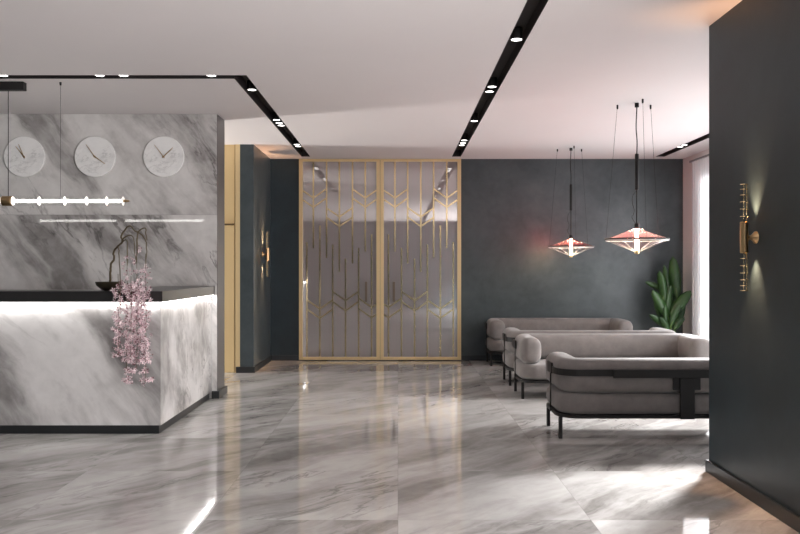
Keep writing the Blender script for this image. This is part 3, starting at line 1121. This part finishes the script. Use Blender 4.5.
# (tip px x, y) per leaf, base px, width, depth shift
LV = [((673, 258), (677, 298), 0.155, 0.00), ((664, 266), (668, 300), 0.085, 0.05), ((659.5, 272), (664, 303), 0.115, -0.05),
      ((646, 282), (663, 290), 0.075, 0.08), ((653, 291), (668, 318), 0.13, -0.10), ((690, 291.5), (671, 316), 0.15, -0.12),
      ((678, 274), (673, 310), 0.12, 0.06), ((683, 300), (676, 325), 0.13, 0.02), ((650, 315), (666, 328), 0.09, -0.14),
      ((655, 300), (664, 322), 0.10, 0.05), ((684, 318), (674, 330), 0.10, -0.1), ((660, 318), (668, 332), 0.10, -0.16),
      ((671, 286), (668, 320), 0.11, -0.06), ((680, 305), (671, 326), 0.10, -0.16), ((666, 306), (669, 330), 0.10, -0.1)]
for (tx, ty), (bx_, by), wd, dy in LV:
    T_ = px(tx, ty, YPL + dy * 1.3)
    B_ = px(bx_, by, YPL + dy)
    o0 = Vector(pl.location)
    T_ -= o0
    B_ -= o0
    v = T_ - B_
    L = v.length * 1.04
    b = bmesh.new()
    leaf(b, B_, v + Vector((0, 0, 0.09 * L)), L, wd * 1.2, 0.22, roll_a=R(random.uniform(-35, 35)), fold=0.18)
    lf = obj('leaf', b, M['leaf'], pl, True)
    sm = lf.modifiers.new('thick', 'SOLIDIFY')
    sm.thickness = 0.003
    b = tube(bmesh.new(), spline([(random.uniform(-0.05, 0.05), random.uniform(-0.05, 0.05), 0.36), (B_ + Vector((0, 0, -0.25))) * 0.75 + Vector((0, 0, 0.10)), B_, B_ + v * 0.25], 5), 0.011, 8, 0.006)
    obj('stem', b, M['stem'], lf)

# ------------------------------------------------------------------ weeping blossom branch in a bowl
YBW = 7.22
bp0 = px(110.5, 291.0, YBW)
bl = thing('blossom_arrangement', 'weeping pink blossom branch in a shallow dark bowl on the counter', 'flower arrangement', (bp0.x, YBW, 1.2525))
smooth_angle(obj('bowl', lathe(bmesh.new(), [(0.055, 0.0), (0.075, 0.006), (0.122, 0.045), (0.132, 0.078), (0.126, 0.078), (0.112, 0.05), (0.0005, 0.035)], 40), M['bowl'], bl), 50)
obj('moss', lathe(bmesh.new(), [(0.108, 0.049), (0.09, 0.066), (0.05, 0.076), (0.0005, 0.08)], 24, caps=False), M['soil'], bl, True)


def bpts(lst):
    """measured branch points (crop px, forward lean) -> local"""
    out = []
    for cx, cy, yy in lst:
        p = px(90 + cx / 5.93, 215 + cy / 5.93, yy)
        out.append(p - Vector(bl.location))
    return out


YF = 6.87      # hanging plane, just in front of the counter edge
br = [([(118, 398, 7.2), (122, 330, 7.2), (124, 290, 7.18), (142, 262, 7.17), (140, 222, 7.15), (165, 185, 7.12), (190, 160, 7.10), (186, 125, 7.07), (205, 92, 7.04), (224, 68, 7.0), (246, 68, 6.98),
        (268, 95, 6.95), (300, 112, 6.92), (328, 145, 6.9), (336, 195, YF), (330, 300, YF)], 0.011, 0.004),
      ([(280, 103, 6.94), (300, 86, 6.93), (328, 78, 6.92), (331, 108, 6.91), (338, 150, 6.9)], 0.006, 0.004),
      ([(190, 150, 7.09), (205, 132, 7.06), (235, 120, 7.02), (258, 136, 6.96), (263, 190, YF), (272, 270, YF)], 0.007, 0.003),
      ([(170, 180, 7.11), (200, 152, 7.07), (217, 150, 7.0), (222, 175, 6.92), (221, 300, YF)], 0.007, 0.003),
      ([(150, 205, 7.14), (166, 190, 7.08), (174, 250, 6.98), (178, 400, YF), (178, 520, YF)], 0.006, 0.003),
      ([(283, 108, 6.93), (281, 150, 6.9), (280, 210, YF), (272, 290, YF)], 0.006, 0.003)]
for i, (lst, r0, r1) in enumerate(br):
    pts = spline(bpts(lst), 4)
    for q in pts:
        q += Vector((random.uniform(-1, 1), random.uniform(-1, 1), 0)) * 0.003
    obj('trunk' if i == 0 else 'branch', tube(bmesh.new(), pts, r0, 8, r1), M['bark'], bl, True)


def flower(bm, c, size):
    """five-petal blossom facing a random way, mostly outwards"""
    f = Vector((random.uniform(-1, 1), random.uniform(-1.6, 0.6), random.uniform(-0.9, 0.5))).normalized()
    a = f.orthogonal().normalized()
    b = f.cross(a)
    ph = random.uniform(0, 2 * PI)
    cen = bm.verts.new(c)
    for k in range(5):
        t = ph + 2 * PI * k / 5
        u = a * math.cos(t) + b * math.sin(t)
        s = a * -math.sin(t) + b * math.cos(t)
        p1 = bm.verts.new(c + u * size * 0.55 + s * size * 0.20 + f * size * 0.14)
        p2 = bm.verts.new(c + u * size * random.uniform(0.9, 1.1) + f * size * 0.34)
        p3 = bm.verts.new(c + u * size * 0.55 - s * size * 0.20 + f * size * 0.14)
        bm.faces.new((cen, p1, p2, p3))


# strands: (px x, top y, bottom y, flowers, spread px)
strands = [(118, 282, 358, 85, 5.5), (127, 254, 385, 135, 5.5), (136.5, 246, 372, 150, 6.0), (145.5, 262, 386, 150, 6.0), (131, 284, 366, 85, 6.5), (141, 286, 352, 85, 7.0)]
for (sx, y0_, y1_, n, sp) in strands:
    yy = YF + random.uniform(-0.03, 0.02)
    b = bmesh.new()
    top, bot = px(sx, y0_ - 8, yy), px(sx + random.uniform(-1, 1), y1_ - 3, yy)
    o0 = Vector(bl.location)
    st = obj('hanging_stem', tube(bmesh.new(), spline([top - o0, (top * 0.6 + bot * 0.4) - o0 + Vector((0.004, 0, 0)), bot - o0], 5), 0.0025, 6), M['bark'], bl)
    fl = bmesh.new()
    for i in range(n):
        f = i / n
        yv = y0_ + (y1_ - y0_) * (f ** 0.9)
        dens = min(1.0, max(0.28, (yv - 262) / 30))
        if yv > 360:
            # flowers gather in tiers near the tip
            yv = round(yv / 9.5) * 9.5 + random.uniform(-2.2, 2.2)
        elif random.random() > dens + 0.15:
            continue
        yv = min(yv, 385)
        k = yy / 800
        c = px(sx, yv, yy) - o0 + Vector((max(-1.6, min(1.6, random.gauss(0, 1))) * sp * k * 0.52 * (0.5 + 0.5 * dens), random.uniform(-1, 0.9) * sp * k * 0.8, 0))
        flower(fl, c, random.uniform(0.018, 0.030))
        if i % 4 != 3:
            q = c + Vector((random.uniform(-0.02, 0.02), random.uniform(-0.02, 0.01), random.uniform(-0.02, 0.02)))
            nf = len(fl.faces)
            bmesh.ops.create_icosphere(fl, subdivisions=1, radius=random.uniform(0.004, 0.007), matrix=Matrix.Translation(q))
            fl.faces.ensure_lookup_table()
            for f_ in fl.faces[nf:]:
                f_.material_index = 1
    fo = obj('blossoms', fl, M['petal'], st)
    fo.data.materials.append(M['bud'])
